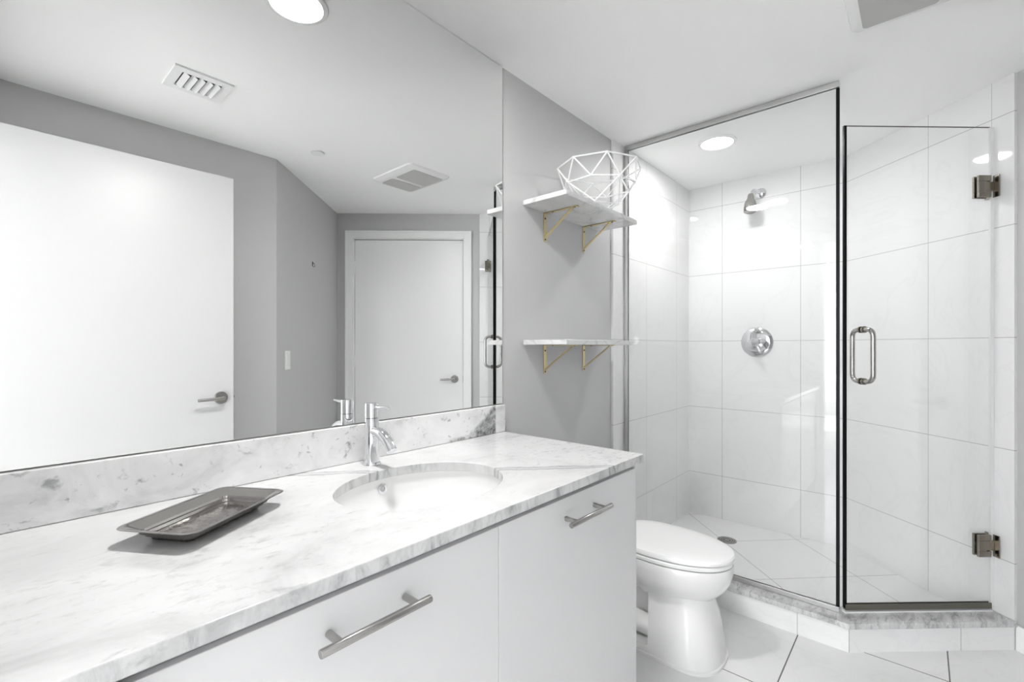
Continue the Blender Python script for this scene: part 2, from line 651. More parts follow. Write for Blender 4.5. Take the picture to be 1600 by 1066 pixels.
# bedroom behind the doorway (seen only as reflections) ---------------
bm = bmesh.new(); box(bm, -5.6, -0.15, -1.6, 2.4, -0.1, 0.0)
tag(link('floor_bedroom', bm, M['bed_floor']), kind='structure')
bm = bmesh.new(); box(bm, -5.6, -0.15, -1.6, 2.4, 2.6, 2.7)
tag(link('ceiling_bedroom', bm, M['ceiling']), kind='structure')
bm = bmesh.new(); box(bm, -5.6, -0.05, 2.4, 2.5, 0, 2.6); box(bm, -5.6, -0.05, -1.7, -1.6, 0, 2.6)
tag(link('wall_bedroom_sides', bm, M['bed_wall']), kind='structure')
bm = bmesh.new()
box(bm, -0.15, -0.05, 1.386, 2.4, 0, 2.6); box(bm, -0.15, -0.05, -1.6, -0.49, 0, 2.6); box(bm, -0.15, -0.05, -0.49, 1.386, 2.402, 2.6)
tag(link('wall_bedroom_near', bm, M['bed_wall']), kind='structure')
bm = bmesh.new()
box(bm, -5.6, -5.5, -1.6, -0.9, 0, 2.6); box(bm, -5.6, -5.5, 1.8, 2.4, 0, 2.6)
box(bm, -5.6, -5.5, -0.9, 1.8, 0, 0.2); box(bm, -5.6, -5.5, -0.9, 1.8, 2.5, 2.6)
tag(link('wall_bedroom_far', bm, M['bed_wall']), kind='structure')
bm = bmesh.new()
for y0 in (-0.9, -0.02, 0.86, 1.74):
    box(bm, -5.58, -5.52, y0, y0 + 0.06, 0.2, 2.5)
box(bm, -5.58, -5.52, -0.9, 1.8, 0.2, 0.26); box(bm, -5.58, -5.52, -0.9, 1.8, 2.44, 2.5)
win = tag(link('window_1', bm, M['trim']), kind='structure')

# tiles on the shower walls -----------------------------------------
ZT = 0.356                        # a grout line height: lines every .472
TS = 0.472
tiled_slab('wall_tile_left', FV, [(2.302 + 0.05, (2.302 - 2.717) / TS), (3.419 + 0.05, (3.419 - 2.717) / TS)], 0.0, CEIL, ZT, 0.012, M['tile_wall'])
tiled_slab('wall_tile_back', FS, [(0.012, (1.274 - 1.043) / -TS), (FS.L - 0.012, (0.318 - 1.043) / -TS)], 0.0, CEIL, ZT, 0.012, M['tile_wall'])
TILE_END = 0.842
tiled_slab('wall_tile_diagonal', FD, [(0.0, 0.0), (0.481, 1.0), (0.758, 2.0), (TILE_END, 2.25)], 0.0, CEIL, ZT, 0.012, M['tile_wall'])

# shower floor, slightly raised behind the curb -----------------------
SHZ = 0.058
E_ = FD.at(TILE_END - 0.01, 0.0, 0)
bm = bmesh.new()
prism(bm, [(2.45, 1.274), (3.418, 1.274), (3.415, 0.318), (2.885, -0.255), (2.45, 0.25)], 0.0, SHZ)
o = tag(link('floor_shower', bm, M['tile_shower']), kind='structure')
# the grid runs at 45 degrees: lines y-x = -2.117, -2.779 ; x+y = 3.945, 3.284
nm = [n for n in M['tile_shower'].node_tree.nodes if n.type == 'MAPPING'][0]
# mapped x = (x-y)/sqrt2, mapped y = (x+y)/sqrt2
nm.inputs['Location'].default_value = (-2.117 / math.sqrt(2) + 0.468 * 6, -3.284 / math.sqrt(2) + 0.468 * 8, 0)

# baseboards -----------------------------------------------------------
BH = 0.105
for nm_, fr, s0, s1 in (('baseboard_diagonal', FD, TILE_END + 0.004, 0.905), ('baseboard_diagonal_far', FD, 1.992, FD.L - 0.012),
                        ('baseboard_switch', FA, 0.012, FA.L), ('baseboard_right', FB, 0.0, FB.L - 0.012)):
    bm = bmesh.new()
    fr.box(bm, s0, s1, 0.0, 0.013, 0.0, BH)
    tag(link(nm_, bm, M['trim'], bevel=0.003), kind='structure')
bm = bmesh.new(); FV.box(bm, 1.46 + 0.0, 2.302 + 0.05 - 0.002, 0.0, 0.013, 0.0, BH)
tag(link('baseboard_vanity', bm, M['trim'], bevel=0.003), kind='structure')

# curb -----------------------------------------------------------------
curb = tag(empty('shower_curb', (2.42, 0.4, 0)), 'low white tiled curb with a grey veined marble sill around the shower', 'curb')
OUT = [(2.362, 1.2735), (2.362, 0.224), (2.8437, -0.3005)]
oa, ob, oc = OUT
# outer and inner outlines (inner is .12 behind)
dv = Vector((oc[0] - ob[0], oc[1] - ob[1], 0)).normalized()
nv = Vector((-dv.y, dv.x, 0))        # towards the shower


def curb_poly(off_out, th):
    xo = 2.362 - off_out
    xi = xo + th
    # corner points by intersecting the two offset lines
    def corner(k):
        # line 2: point ob + nv*k' ; solve for x = X
        X = xo if k == 0 else xi
        p = Vector((ob[0], ob[1], 0)) + nv * ((-off_out) if k == 0 else (th - off_out))
        t = (X - p.x) / dv.x
        return (X, p.y + dv.y * t), p
    c0, p0 = corner(0)
    c1, p1 = corner(1)

    def wall_hit(p):
        # intersect p + dv*t with the tiled face of the diagonal wall
        q = FD.at(0, 0.0125, 0)
        den = dv.dot(FD.n)
        t = (q - p).dot(FD.n) / den
        h = p + dv * t
        return (h.x, h.y)
    return [(xo, 1.2735), c0, wall_hit(p0), wall_hit(p1), c1, (xi, 1.2735)]


def curb_mesh(poly, z0, z1, uv=False):
    b = bmesh.new()
    prism(b, poly, z0, z1)
    if uv:
        lay = b.loops.layers.uv.verify()
        for f in b.faces:
            nrm = f.normal if f.normal.length else Vector((0, 0, 1))
            f.normal_update()
            for l in f.loops:
                c = l.vert.co
                if f.normal.x < -0.98:
                    l[lay].uv = (c.y - 0.407, c.z + 0.2)
                elif abs(f.normal.z) < 0.5:
                    s = (Vector((c.x, c.y, 0)) - Vector((ob[0], ob[1], 0))).dot(dv)
                    l[lay].uv = (s - 0.475, c.z + 0.2)
                else:
                    l[lay].uv = (0.2, 0.2)
    return b


pc = curb_poly(0.0, 0.115)
link('tile_base', curb_mesh(pc, 0.0, 0.099, True), M['tile_curb'], curb).location = -curb.location
ps = curb_poly(0.010, 0.135)
so = link('marble_sill', curb_mesh(ps, 0.099, 0.122), M['marble_sill'], curb, bevel=0.003)
so.location = -curb.location
so['label'] = 'grey veined marble sill slab'


def part(name, bm, m, parent, **kw):
    """link world-space geometry under an Empty"""
    o = link(name, bm, m, parent, **kw)
    acc = Vector((0, 0, 0))
    p = parent
    while p is not None:
        acc = acc + Vector(p.location)
        p = p.parent
    o.location = -acc
    return o


# ------------------------------------------------------------------ door_1: closed white door on the diagonal wall
d1 = tag(empty('door_1', FD.at(1.45, 0, 0)), 'closed white flush door with white frame and lever, on the far grey wall', 'door', kind='structure')
bm = bmesh.new()
for a, b, z0, z1 in ((0.912, 0.975, 0.0, 2.252), (1.923, 1.986, 0.0, 2.252)):
    FD.box(bm, a, b, 0.0, 0.018, z0, z1)
FD.box(bm, 0.975, 1.923, 0.0, 0.018, 2.189, 2.252)
for a, b, z0, z1 in ((0.912, 0.930, 0.0, 2.252), (1.968, 1.986, 0.0, 2.252)):
    FD.box(bm, a, b, 0.018, 0.024, z0, z1)
FD.box(bm, 0.930, 1.968, 0.018, 0.024, 2.234, 2.252)
part('casing', bm, M['trim'], d1, bevel=0.002)
bm = bmesh.new()
FD.box(bm, OP0, 0.984, -0.10, -0.0005, 0.0, 2.182)
FD.box(bm, 1.914, OP1, -0.10, -0.0005, 0.0, 2.182)
FD.box(bm, OP0, OP1, -0.10, -0.0005, 2.182, OPT)
part('jamb', bm, M['trim'], d1)
bm = bmesh.new(); FD.box(bm, 0.987, 1.911, -0.053, -0.013, 0.008, 2.177)
part('slab', bm, M['trim'], d1, bevel=0.0015)  # the open leaf's white, made lighter here to offset weaker light
bm = bmesh.new(); FD.box(bm, OP0, OP1, -0.099, -0.09, 0.0, OPT)
part('backing', bm, M['dark'], d1)
for z in (1.94, 1.135, 0.25):
    bm = bmesh.new()
    a, b = FD.at(1.913, -0.006, z - 0.05), FD.at(1.913, -0.006, z + 0.05)
    tube(bm, [a, b], 0.006, 10)
    FD.box(bm, 1.8985, 1.911, -0.0135, -0.0115, z - 0.05, z + 0.05)
    part('hinge', bm, M['trim'], d1)


def lever_handle(parent, fr, s, nrm, z, direc, name='handle'):
    """round rose and straight lever on a door face"""
    b = bmesh.new()
    c = fr.at(s, nrm, z)
    lathe(b, [(0.033, 0), (0.033, 0.006), (0.030, 0.010), (0.0, 0.010)], c, fr.n, 32)
    h = part(name, b, M['steel'], parent, smooth=True)
    h['label'] = 'brushed steel lever handle'
    b = bmesh.new()
    p0 = fr.at(s, nrm + 0.008, z)
    p1 = fr.at(s, nrm + 0.052, z)
    p2 = fr.at(s + direc * 0.118, nrm + 0.050, z - 0.004)
    pts = arc_path([p0, p1, p2], 0.014, 6)
    tube(b, pts, [0.011] * 4 + [0.0095] * (len(pts) - 5) + [0.0075], 14)
    part('lever', b, M['steel'], h, smooth=True)
    return h


lever_handle(d1, FD, 1.058, -0.013, 0.981, 1)
bm = bmesh.new(); FD.box(bm, 0.9845, 0.987, -0.035, -0.0125, 0.95, 1.01)
part('latch_plate', bm, M['steel'], d1)

# ------------------------------------------------------------------ door_2: open leaf against the right wall
d2 = tag(empty('door_2', (0.46, -0.29, 0)), 'white flush door leaf standing open against the grey wall, steel lever', 'door', kind='structure')
bm = bmesh.new(); box(bm, 0.0, 0.922, -0.312, -0.272, 0.01, 2.180)
part('slab', bm, M['white_paint_dimmed'], d2, bevel=0.0015)
FL = Frame((0.922, -0.272), (0.0, -0.272))
lever_handle(d2, FL, 0.062, 0.0, 0.987, 1)
bm = bmesh.new(); box(bm, 0.921, 0.9226, -0.305, -0.279, 0.957, 1.017)
part('latch_plate', bm, M['steel'], d2)
bm = bmesh.new(); tube(bm, [(0.9221, -0.292, 0.987), (0.930, -0.292, 0.987)], 0.008, 12)
part('latch', bm, M['steel'], d2)
for z in (1.95, 1.10, 0.25):
    bm = bmesh.new(); tube(bm, [(-0.008, -0.3285, z - 0.05), (-0.008, -0.3285, z + 0.05)], 0.006, 10)
    box(bm, -0.008, 0.0, -0.3125, -0.3105, z - 0.05, z + 0.05)
    part('hinge', bm, M['trim'], d2)
# white lining of the open doorway
dt = tag(empty('trim_1', (-0.1, 0.15, 0)), kind='structure')
bm = bmesh.new()
FE.box(bm, D0, D0 + 0.012, -TK - 0.002, 0.002, 0, DT - 0.012); FE.box(bm, D1 - 0.012, D1, -TK - 0.002, 0.002, 0, DT - 0.012)
FE.box(bm, D0, D1, -TK - 0.002, 0.002, DT - 0.012, DT)
part('jamb', bm, M['trim'], dt)
bm = bmesh.new()
FE.box(bm, D1, D1 + 0.010, 0.0005, 0.014, 0, DT + 0.06); FE.box(bm, D0 - 0.04, D1, 0.0005, 0.014, DT, DT + 0.06)
part('casing', bm, M['trim'], dt)

# ------------------------------------------------------------------ ceiling lamps
LAMPS = [((0.697, 1.000), 'round recessed ceiling light above the vanity, seen in the mirror', VANITY_W),
         ((2.715, 0.855), 'round recessed ceiling light inside the glass shower', SHOWER_W)]
for (lx, ly), lab, watts in LAMPS:
    t = tag(empty('recessed_light', (lx, ly, CEIL)), lab, 'ceiling light', 'recessed ceiling lights')
    bm = bmesh.new()
    lathe(bm, [(0.081, -0.0005), (0.100, -0.0005), (0.098, -0.006), (0.083, -0.009), (0.081, -0.005)], (lx, ly, CEIL), (0, 0, 1), 48, ring=True)
    part('trim_ring', bm, M['trim'], t, smooth=True)
    bm = bmesh.new()
    lathe(bm, [(0.0, -0.001), (0.0812, -0.001), (0.0812, -0.004), (0.0, -0.0065)], (lx, ly, CEIL), (0, 0, 1), 48)
    part('diffuser', bm, M['lamp'], t, smooth=True)
    lo = area('lamp_light', (lx, ly, CEIL - 0.011), (0, 0, 0), 0.15, 0.15, watts, (1.0, 0.995, 0.99), 'DISK')
    lo.parent = t
    lo.location = (0, 0, -0.011)

# ------------------------------------------------------------------ exhaust fan
fan = tag(empty('exhaust_fan', (1.925, -0.03, CEIL)), 'square white exhaust fan cover with two grey panels on the ceiling', 'exhaust fan')


def rrect(x0, x1, y0, y1, r, n=6):
    out = []
    for cx, cy, a0 in ((x1 - r, y1 - r, 0), (x0 + r, y1 - r, 90), (x0 + r, y0 + r, 180), (x1 - r, y0 + r, 270)):
        for k in range(n + 1):
            a = R(a0 + 90 * k / n)
            out.append((cx + r * math.cos(a), cy + r * math.sin(a)))
    return out


bm = bmesh.new()
loft(bm, [[(x, y, CEIL - 0.0005) for x, y in rrect(1.755, 2.092, -0.245, 0.19, 0.03)],
          [(x, y, CEIL - 0.010) for x, y in rrect(1.758, 2.089, -0.242, 0.187, 0.03)],
          [(x, y, CEIL - 0.022) for x, y in rrect(1.79, 2.066, -0.222, 0.165, 0.03)]])
part('cover', bm, M['plastic'], fan, smooth=True)
for y0, y1 in ((-0.208, -0.082), (-0.046, 0.153)):
    bm = bmesh.new()
    prism(bm, rrect(1.812, 2.052, y0, y1, 0.016), CEIL - 0.0245, CEIL - 0.0215)
    o = part('grille_panel', bm, M['fan'], fan)
    o['label'] = 'grey perforated grille panel'

# ------------------------------------------------------------------ air vent
vent = tag(empty('air_vent', (0.638, 0.20, CEIL)), 'rectangular white ceiling air register with five slanted slats', 'air vent')
bm = bmesh.new()
vx0, vx1, vy0, vy1 = 0.522, 0.737, 0.098, 0.306
ix0, ix1, iy0, iy1 = 0.556, 0.702, 0.136, 0.270
for a in ((vx0, vx1, vy0, iy0), (vx0, vx1, iy1, vy1), (vx0, ix0, iy0, iy1), (ix1, vx1, iy0, iy1)):
    box(bm, a[0], a[1], a[2], a[3], CEIL - 0.008, CEIL - 0.0005)
bmesh.ops.remove_doubles(bm, verts=bm.verts, dist=1e-5)
part('frame', bm, M['trim'], vent)
bm = bmesh.new(); box(bm, ix0, ix1, iy0, iy1, CEIL - 0.0016, CEIL - 0.0005)
part('duct', bm, M['dark'], vent)
for k in range(5):
    x = ix0 + 0.007 + k * 0.0285
    bm = bmesh.new()
    hexa(bm, [(x, iy0, CEIL - 0.003), (x + 0.018, iy0, CEIL - 0.017), (x + 0.018, iy1, CEIL - 0.017), (x, iy1, CEIL - 0.003),
              (x + 0.001, iy0, CEIL - 0.0018), (x + 0.0195, iy0, CEIL - 0.016), (x + 0.0195, iy1, CEIL - 0.016), (x + 0.001, iy1, CEIL - 0.0018)])
    part('slat', bm, M['trim'], vent)

bm = bmesh.new()
lathe(bm, [(0.0, -0.0005), (0.020, -0.0005), (0.020, -0.006), (0.037, -0.006), (0.037, -0.009), (0.0, -0.0095)], (0, 0, 0), (0, 0, 1), 40)
o = link('sprinkler_cover', bm, M['trim'], smooth=True)
o.location = (1.312, -0.105, CEIL)
tag(o, 'small round white sprinkler cover plate on the ceiling', 'sprinkler cover')

# ------------------------------------------------------------------ light switch and hook on wall_switch
sw = tag(empty('light_switch', FA.at(1.008, 0, 1.174)), 'white rocker light switch plate on the grey wall', 'light switch')
bm = bmesh.new(); FA.box(bm, 0.970, 1.046, 0.0004, 0.006, 1.113, 1.235)
part('plate', bm, M['plastic'], sw, bevel=0.002)
bm = bmesh.new(); FA.box(bm, 0.991, 1.025, 0.0058, 0.009, 1.140, 1.208)
part('rocker', bm, M['plastic'], sw, bevel=0.001)
hk = tag(empty('robe_hook', FA.at(0.567, 0, 1.871)), 'tiny dark hook on the grey wall above the switch', 'hook')
bm = bmesh.new(); FA.box(bm, 0.561, 0.574, 0.0004, 0.003, 1.852, 1.884)
part('plate', bm, M['rubber'], hk)
bm = bmesh.new()
tube(bm, arc_path([FA.at(0.5675, 0.0025, 1.874), FA.at(0.5675, 0.016, 1.868), FA.at(0.5675, 0.016, 1.848), FA.at(0.5675, 0.005, 1.848)], 0.006, 4), 0.0025, 8)
part('prong', bm, M['nickel'], hk, smooth=True)

# ------------------------------------------------------------------ vanity
CT = 0.9175                # counter top
CB = CT - 0.026
CXR = 1.405                # right end of the counter
CY = 0.668                 # front edge
CL = -0.048
SPF = 1.266                # face of the backsplash

SX, SY, SA, SB_ = 0.746, 0.951, 0.224, 0.180     # sink opening


def counter_mesh():
    bm = bmesh.new()
    x0, x1, y0, y1 = CL, CXR, CY, WY - 0.0005
    angs = [2 * PI * k / 120 for k in range(120)]
    for cx, cy in ((x0, y0), (x1, y0), (x1, y1), (x0, y1)):
        angs.append(math.atan2(cy - SY, cx - SX) % (2 * PI))
    angs = sorted(set(round(a, 6) for a in angs))
    ell, rec = [], []
    for a in angs:
        c, s = math.cos(a), math.sin(a)
        r = 1 / math.sqrt((c / SA) ** 2 + (s / SB_) ** 2)
        ell.append((SX + c * r, SY + s * r))
        tx = ((x1 - SX) / c) if c > 1e-9 else (((x0 - SX) / c) if c < -1e-9 else 1e9)
        ty = ((y1 - SY) / s) if s > 1e-9 else (((y0 - SY) / s) if s < -1e-9 else 1e9)
        t = min(tx, ty)
        rec.append((SX + c * t, SY + s * t))
    n = len(angs)
    V = {}
    for nm, pts, z in (('et', ell, CT), ('eb', ell, CB), ('rt', rec, CT), ('rb', rec, CB)):
        V[nm] = [bm.verts.new((x, y, z)) for x, y in pts]
    for k in range(n):
        j = (k + 1) % n
        bm.faces.new((V['et'][k], V['rt'][k], V['rt'][j], V['et'][j]))
        bm.faces.new((V['eb'][j], V['rb'][j], V['rb'][k], V['eb'][k]))
        bm.faces.new((V['et'][j], V['eb'][j], V['eb'][k], V['et'][k]))
        bm.faces.new((V['rt'][k], V['rb'][k], V['rb'][j], V['rt'][j]))
    return bm


o = link('countertop', counter_mesh(), M['marble_top'], bevel=0.004, seg=3)
tag(o, 'white grey-veined marble vanity countertop with an oval sink cut-out', 'countertop')
bm = bmesh.new(); box(bm, CL, CXR + 0.002, SPF, WY - 0.0065, CT + 0.0004, 1.028)
o = link('backsplash', bm, M['marble_splash'], bevel=0.003, seg=3)
tag(o, 'speckled white marble backsplash strip with a dark bruise, under the mirror', 'backsplash')

# mirror: a frameless sheet to the ceiling
bm = bmesh.new()
v = box(bm, CL, 1.404, 1.2805, WY - 0.0003, 1.0305, CEIL - 0.004)
o = link('vanity_mirror', bm, [M['mirror'], M['mirror_edge']])
for p in o.data.polygons:
    p.material_index = 0 if abs(p.normal.y) > 0.5 else 1
tag(o, 'large frameless mirror covering the wall above the vanity', 'mirror')

# sink bowl
sink = tag(empty('sink', (SX, SY, CB)), 'white oval undermount sink basin set in the marble countertop', 'sink')
bm = bmesh.new()


def ell_ring(a, b, z, n=80):
    return [(SX + a * math.cos(2 * PI * k / n), SY + b * math.sin(2 * PI * k / n), z) for k in range(n)]


inner = []
for k in range(13):
    t = k / 12
    f = math.cos(t * PI / 2) ** 0.55 if t < 1 else 0.0
    f = max(f, 0.11)
    inner.append((f, CB - 0.0006 - 0.135 * math.sin(t * PI / 2) ** 0.9))
rings = [ell_ring((SA + 0.004) * f, (SB_ + 0.004) * f, z) for f, z in inner]
outer = [ell_ring((SA + 0.004) * f + 0.014, (SB_ + 0.004) * f + 0.014, z - 0.012 * (i > 0)) for i, (f, z) in enumerate(inner)]
loft(bm, list(reversed(rings)) + outer, True, True)
part('bowl', bm, M['porcelain'], sink, smooth=True)
bm = bmesh.new()
lathe(bm, [(0.0, 0.0), (0.022, 0.0), (0.022, 0.003), (0.016, 0.004), (0.0, 0.002)], (SX, SY, inner[-1][1] + 0.0005), (0, 0, 1), 28)
part('drain', bm, M['chrome'], sink, smooth=True)
# overflow ring on the back of the bowl
bm = bmesh.new()
oc_ = Vector((0.744, 1.1335, 0.8640))
on_ = Vector((0.0, -1.0, 0.08)).normalized()
lathe(bm, [(0.0075, 0.0), (0.014, 0.0), (0.014, 0.003), (0.0075, 0.004)], oc_, on_, 28, ring=True)
part('overflow_ring', bm, M['chrome'], sink, smooth=True)

# faucet
FX, FY = 0.760, 1.212
fa = tag(empty('faucet', (FX, FY, CT)), 'chrome single-lever basin faucet standing behind the oval sink', 'faucet')
bm = bmesh.new(); lathe(bm, [(0.0, 0.0004), (0.0265, 0.0004), (0.0265, 0.003), (0.0235, 0.008), (0.0, 0.008)], (FX, FY, CT), (0, 0, 1), 40)
part('base_flange', bm, M['chrome'], fa, smooth=True)
bm = bmesh.new(); lathe(bm, [(0.0, 0.006), (0.0225, 0.006), (0.0205, 0.05), (0.0200, 0.135), (0.0, 0.135)], (FX, FY, CT), (0, 0, 1), 40)
part('body', bm, M['chrome'], fa, smooth=True)
bm = bmesh.new(); lathe(bm, [(0.0, 0.1355), (0.0185, 0.1355), (0.0200, 0.137), (0.0200, 0.177), (0.0190, 0.179), (0.0, 0.180)], (FX, FY, CT), (0, 0, 1), 40)
cap = part('cap', bm, M['chrome'], fa, smooth=True)
bm = bmesh.new(); tube(bm, [(FX, FY - 0.015, CT + 0.168), (FX + 0.002, FY - 0.082, CT + 0.171), (FX + 0.002, FY - 0.087, CT + 0.1712)], [0.0048, 0.0040, 0.002], 12)
part('lever', bm, M['chrome'], fa, smooth=True)
bm = bmesh.new()
sp = arc_path([(FX, FY - 0.008, CT + 0.098), (FX, FY - 0.064, CT + 0.098), (FX + 0.001, FY - 0.100, CT + 0.054)], 0.040, 10)
tube(bm, sp, 0.0142, 20)
part('spout', bm, M['chrome'], fa, smooth=True)
bm = bmesh.new(); 
dsp = (sp[-1] - sp[-2]).normalized()
tube(bm, [sp[-1] - dsp * 0.016, sp[-1] + dsp * 0.003], 0.0150, 20)
part('aerator', bm, M['chrome'], fa, smooth=True)

# cabinets
KY = 0.690                 # front face of doors
KT = CB - 0.0004           # top of carcass
DTOP = KT - 0.020          # top of door faces
KX0, KXM, KX1 = 0.103, 0.746, 1.390


def bar_handle(parent, x0, x1, z, posts, rad):
    b = bmesh.new()
    yb = KY - 0.038
    lathe(b, [(0.0, 0.0), (rad * 0.9, 0.0), (rad, 0.001), (rad, x1 - x0 - 0.001), (rad * 0.9, x1 - x0), (0.0, x1 - x0)], (x0, yb, z), (1, 0, 0), 24)
    h = part('handle', b, M['steel'], parent, smooth=True)
    h['label'] = 'brushed steel bar handle'
    for px in posts:
        b = bmesh.new()
        tube(b, [(px, yb + rad * 0.5, z), (px, KY + 0.0008, z)], rad * 0.92, 18)
        part('post', b, M['steel'], h, smooth=True)


def cabinet(x0, x1, lab, hx0, hx1, hz, posts, rad, filler):
    t = tag(empty('vanity_cabinet', ((x0 + x1) / 2, 0.95, 0)), lab, 'cabinet', 'vanity cabinet units')
    b = bmesh.new()
    xl = x0
    box(b, xl + 0.001, x1 - 0.001, KY + 0.021, WY - 0.003, 0.10, KT - 0.165)          # carcass below the bowl
    if filler:                                                                         # outer side panels only
        box(b, xl + 0.001, xl + 0.018, KY + 0.021, WY - 0.003, KT - 0.165, KT)
    else:
        box(b, x1 - 0.018, x1 - 0.001, KY + 0.021, WY - 0.003, KT - 0.165, KT)
    box(b, xl + 0.018, x1 - 0.018, KY + 0.021, KY + 0.036, KT - 0.165, KT)            # front rail
    box(b, xl + 0.018, x1 - 0.018, KY + 0.10, WY - 0.02, 0.0, 0.10)                     # plinth
    part('carcass', b, M['lacquer'], t)
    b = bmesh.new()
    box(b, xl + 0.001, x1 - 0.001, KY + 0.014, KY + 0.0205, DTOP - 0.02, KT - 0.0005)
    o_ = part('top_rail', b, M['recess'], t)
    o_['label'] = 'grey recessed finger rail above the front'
    b = bmesh.new(); box(b, x0 + 0.0006, x1 - 0.0006, KY, KY + 0.019, 0.115, DTOP)
    d = part('door', b, M['lacquer'], t, bevel=0.0016)
    bar_handle(d, hx0, hx1, hz, posts, rad)
    if filler:
        b = bmesh.new(); box(b, CL + 0.002, x0 - 0.002, CY + 0.004, WY - 0.003, 0.0, KT)
        part('filler_panel', b, M['lacquer'], t, bevel=0.001)
        b = bmesh.new(); box(b, x0 - 0.0018, x0 + 0.0008, KY - 0.001, WY - 0.01, 0.0, KT - 0.001)
        part('gap', b, M['dark'], t)
    else:
        b = bmesh.new(); box(b, x1, x1 + 0.010, KY + 0.001, WY - 0.003, 0.0, KT)
        part('end_panel', b, M['lacquer'], t, bevel=0.001)
    return t


cabinet(KX0, KXM, 'white gloss vanity cabinet unit at the left, below the tray', 0.325, 0.527, 0.817, (0.358, 0.500), 0.0068, True)
cabinet(KXM, KX1, 'white gloss vanity cabinet unit at the right end, beside the toilet', 0.968, 1.170, 0.817, (1.000, 1.138), 0.0068, False)

# tray
tr = tag(empty('serving_tray', (0.298, 1.045, CT)), 'rectangular worn silver steel tray with stepped rim lying on the countertop', 'tray')
tr.rotation_euler = (0, 0, R(32.3))
TLX, TLY = 0.2560, 0.160


def tray_ring(inset, z, r):
    return [(x, y, z) for x, y in rrect(-TLX / 2 + inset, TLX / 2 - inset, -TLY / 2 + inset, TLY / 2 - inset, max(r, 0.003), 7)]


bm = bmesh.new()
prof_in = [(0.0440, 0.0042, 0.006), (0.0400, 0.0042, 0.008), (0.0385, 0.0095, 0.009), (0.0340, 0.0100, 0.011), (0.0325, 0.0150, 0.012), (0.0280, 0.0156, 0.014),
           (0.0265, 0.0195, 0.015), (0.0240, 0.0205, 0.016), (0.0120, 0.0285, 0.020), (0.0060, 0.0306, 0.022), (0.0015, 0.0312, 0.024), (0.0, 0.0304, 0.024), (0.0012, 0.0292, 0.023)]
prof_out = [(0.0070, 0.0285, 0.021), (0.0180, 0.0215, 0.018), (0.0225, 0.0190, 0.017), (0.0240, 0.0150, 0.016), (0.0295, 0.0142, 0.014), (0.0310, 0.0092, 0.013), (0.0360, 0.0084, 0.011), (0.0385, 0.0020, 0.010), (0.0430, 0.0006, 0.008)]
loft(bm, [tray_ring(*p) for p in prof_in + prof_out])
o = link('body', bm, M['tray'], tr, smooth=True)

# ------------------------------------------------------------------ shelves over the toilet
def shelf(zb, lab, first):
    t = tag(empty('wall_shelf', (1.85, WY, zb)), lab, 'shelf', 'marble shelves over the toilet')
    b = bmesh.new()
    prism(b, rrect(1.538, 2.160, 1.060, WY - 0.0006, 0.006, 3), zb, zb + 0.021)
    part('board', b, M['marble_shelf'], t, bevel=0.002)
    for bx in (1.695, 2.020):
        b = bmesh.new()
        y0 = WY - 0.0006
        box(b, bx - 0.0098, bx + 0.0098, y0 - 0.003, y0, zb - 0.130, zb - 0.0005)         # leg on the wall
        box(b, bx - 0.0098, bx + 0.0098, y0 - 0.178, y0 - 0.003, zb - 0.0035, zb - 0.0005)  # arm under the board
        # diagonal brace, a thin flat strip
        a, c = Vector((bx, y0 - 0.004, zb - 0.112)), Vector((bx, y0 - 0.150, zb - 0.004))
        d = (c - a).normalized()
        nn = Vector((1, 0, 0)).cross(d)
        hw, ht = 0.0062, 0.0022
        hexa(b, [a + Vector((-hw, 0, 0)) - nn * ht, a + Vector((hw, 0, 0)) - nn * ht, c + Vector((hw, 0, 0)) - nn * ht, c + Vector((-hw, 0, 0)) - nn * ht,
                 a + Vector((-hw, 0, 0)) + nn * ht, a + Vector((hw, 0, 0)) + nn * ht, c + Vector((hw, 0, 0)) + nn * ht, c + Vector((-hw, 0, 0)) + nn * ht])
        br = part('bracket', b, M['gold'], t, bevel=0.0006)
        br['label'] = 'gold metal folding bracket'
        for sz, sy in ((zb - 0.026, None), (zb - 0.121, None)):
            b = bmesh.new()
            lathe(b, [(0.0, 0.0), (0.0042, 0.0), (0.0036, 0.0018), (0.0, 0.0024)], (bx, y0 - 0.003, sz), (0, -1, 0), 14)
            part('screw', b, M['rubber'], br, smooth=True)
        for sy in (0.045, 0.162):
            b = bmesh.new()
            lathe(b, [(0.0, 0.0), (0.0042, 0.0), (0.0036, 0.0016), (0.0, 0.002)], (bx, y0 - sy, zb - 0.0035), (0, 0, -1), 14)
            part('screw', b, M['rubber'], br, smooth=True)
    return t


shelf(0.606 + ZC, 'upper white marble wall shelf on gold brackets, carrying the wire basket', True)
shelf(0.007 + ZC, 'lower empty white marble wall shelf on gold brackets, above the toilet', False)

# wire basket
bk = tag(empty('wire_basket', (1.842, 1.090, 0.628 + ZC)), 'white geometric wire basket standing on the upper marble shelf', 'basket')
bm = bmesh.new()
NB = 8
ph = -4.001
cx, cy = 1.842, 1.090
rim = [Vector((cx + 0.1875 * math.cos(ph + i * PI / 4), cy + 0.1875 * math.sin(ph + i * PI / 4), 0.801 + ZC)) for i in range(NB)]
mid = [Vector((cx + 0.159 * math.cos(ph + (i + .5) * PI / 4), cy + 0.159 * math.sin(ph + (i + .5) * PI / 4), 0.719 + ZC)) for i in range(NB)]
base = [Vector((cx + 0.088 * math.cos(ph + (i + .5) * PI / 4), cy + 0.088 * math.sin(ph + (i + .5) * PI / 4), 0.6315 + ZC)) for i in (1, 3, 5, 7)]
wr = 0.0034
segs = []
for i in range(NB):
    segs += [(rim[i], rim[(i + 1) % NB]), (mid[i], mid[(i + 1) % NB]), (rim[i], mid[i]), (rim[(i + 1) % NB], mid[i])]
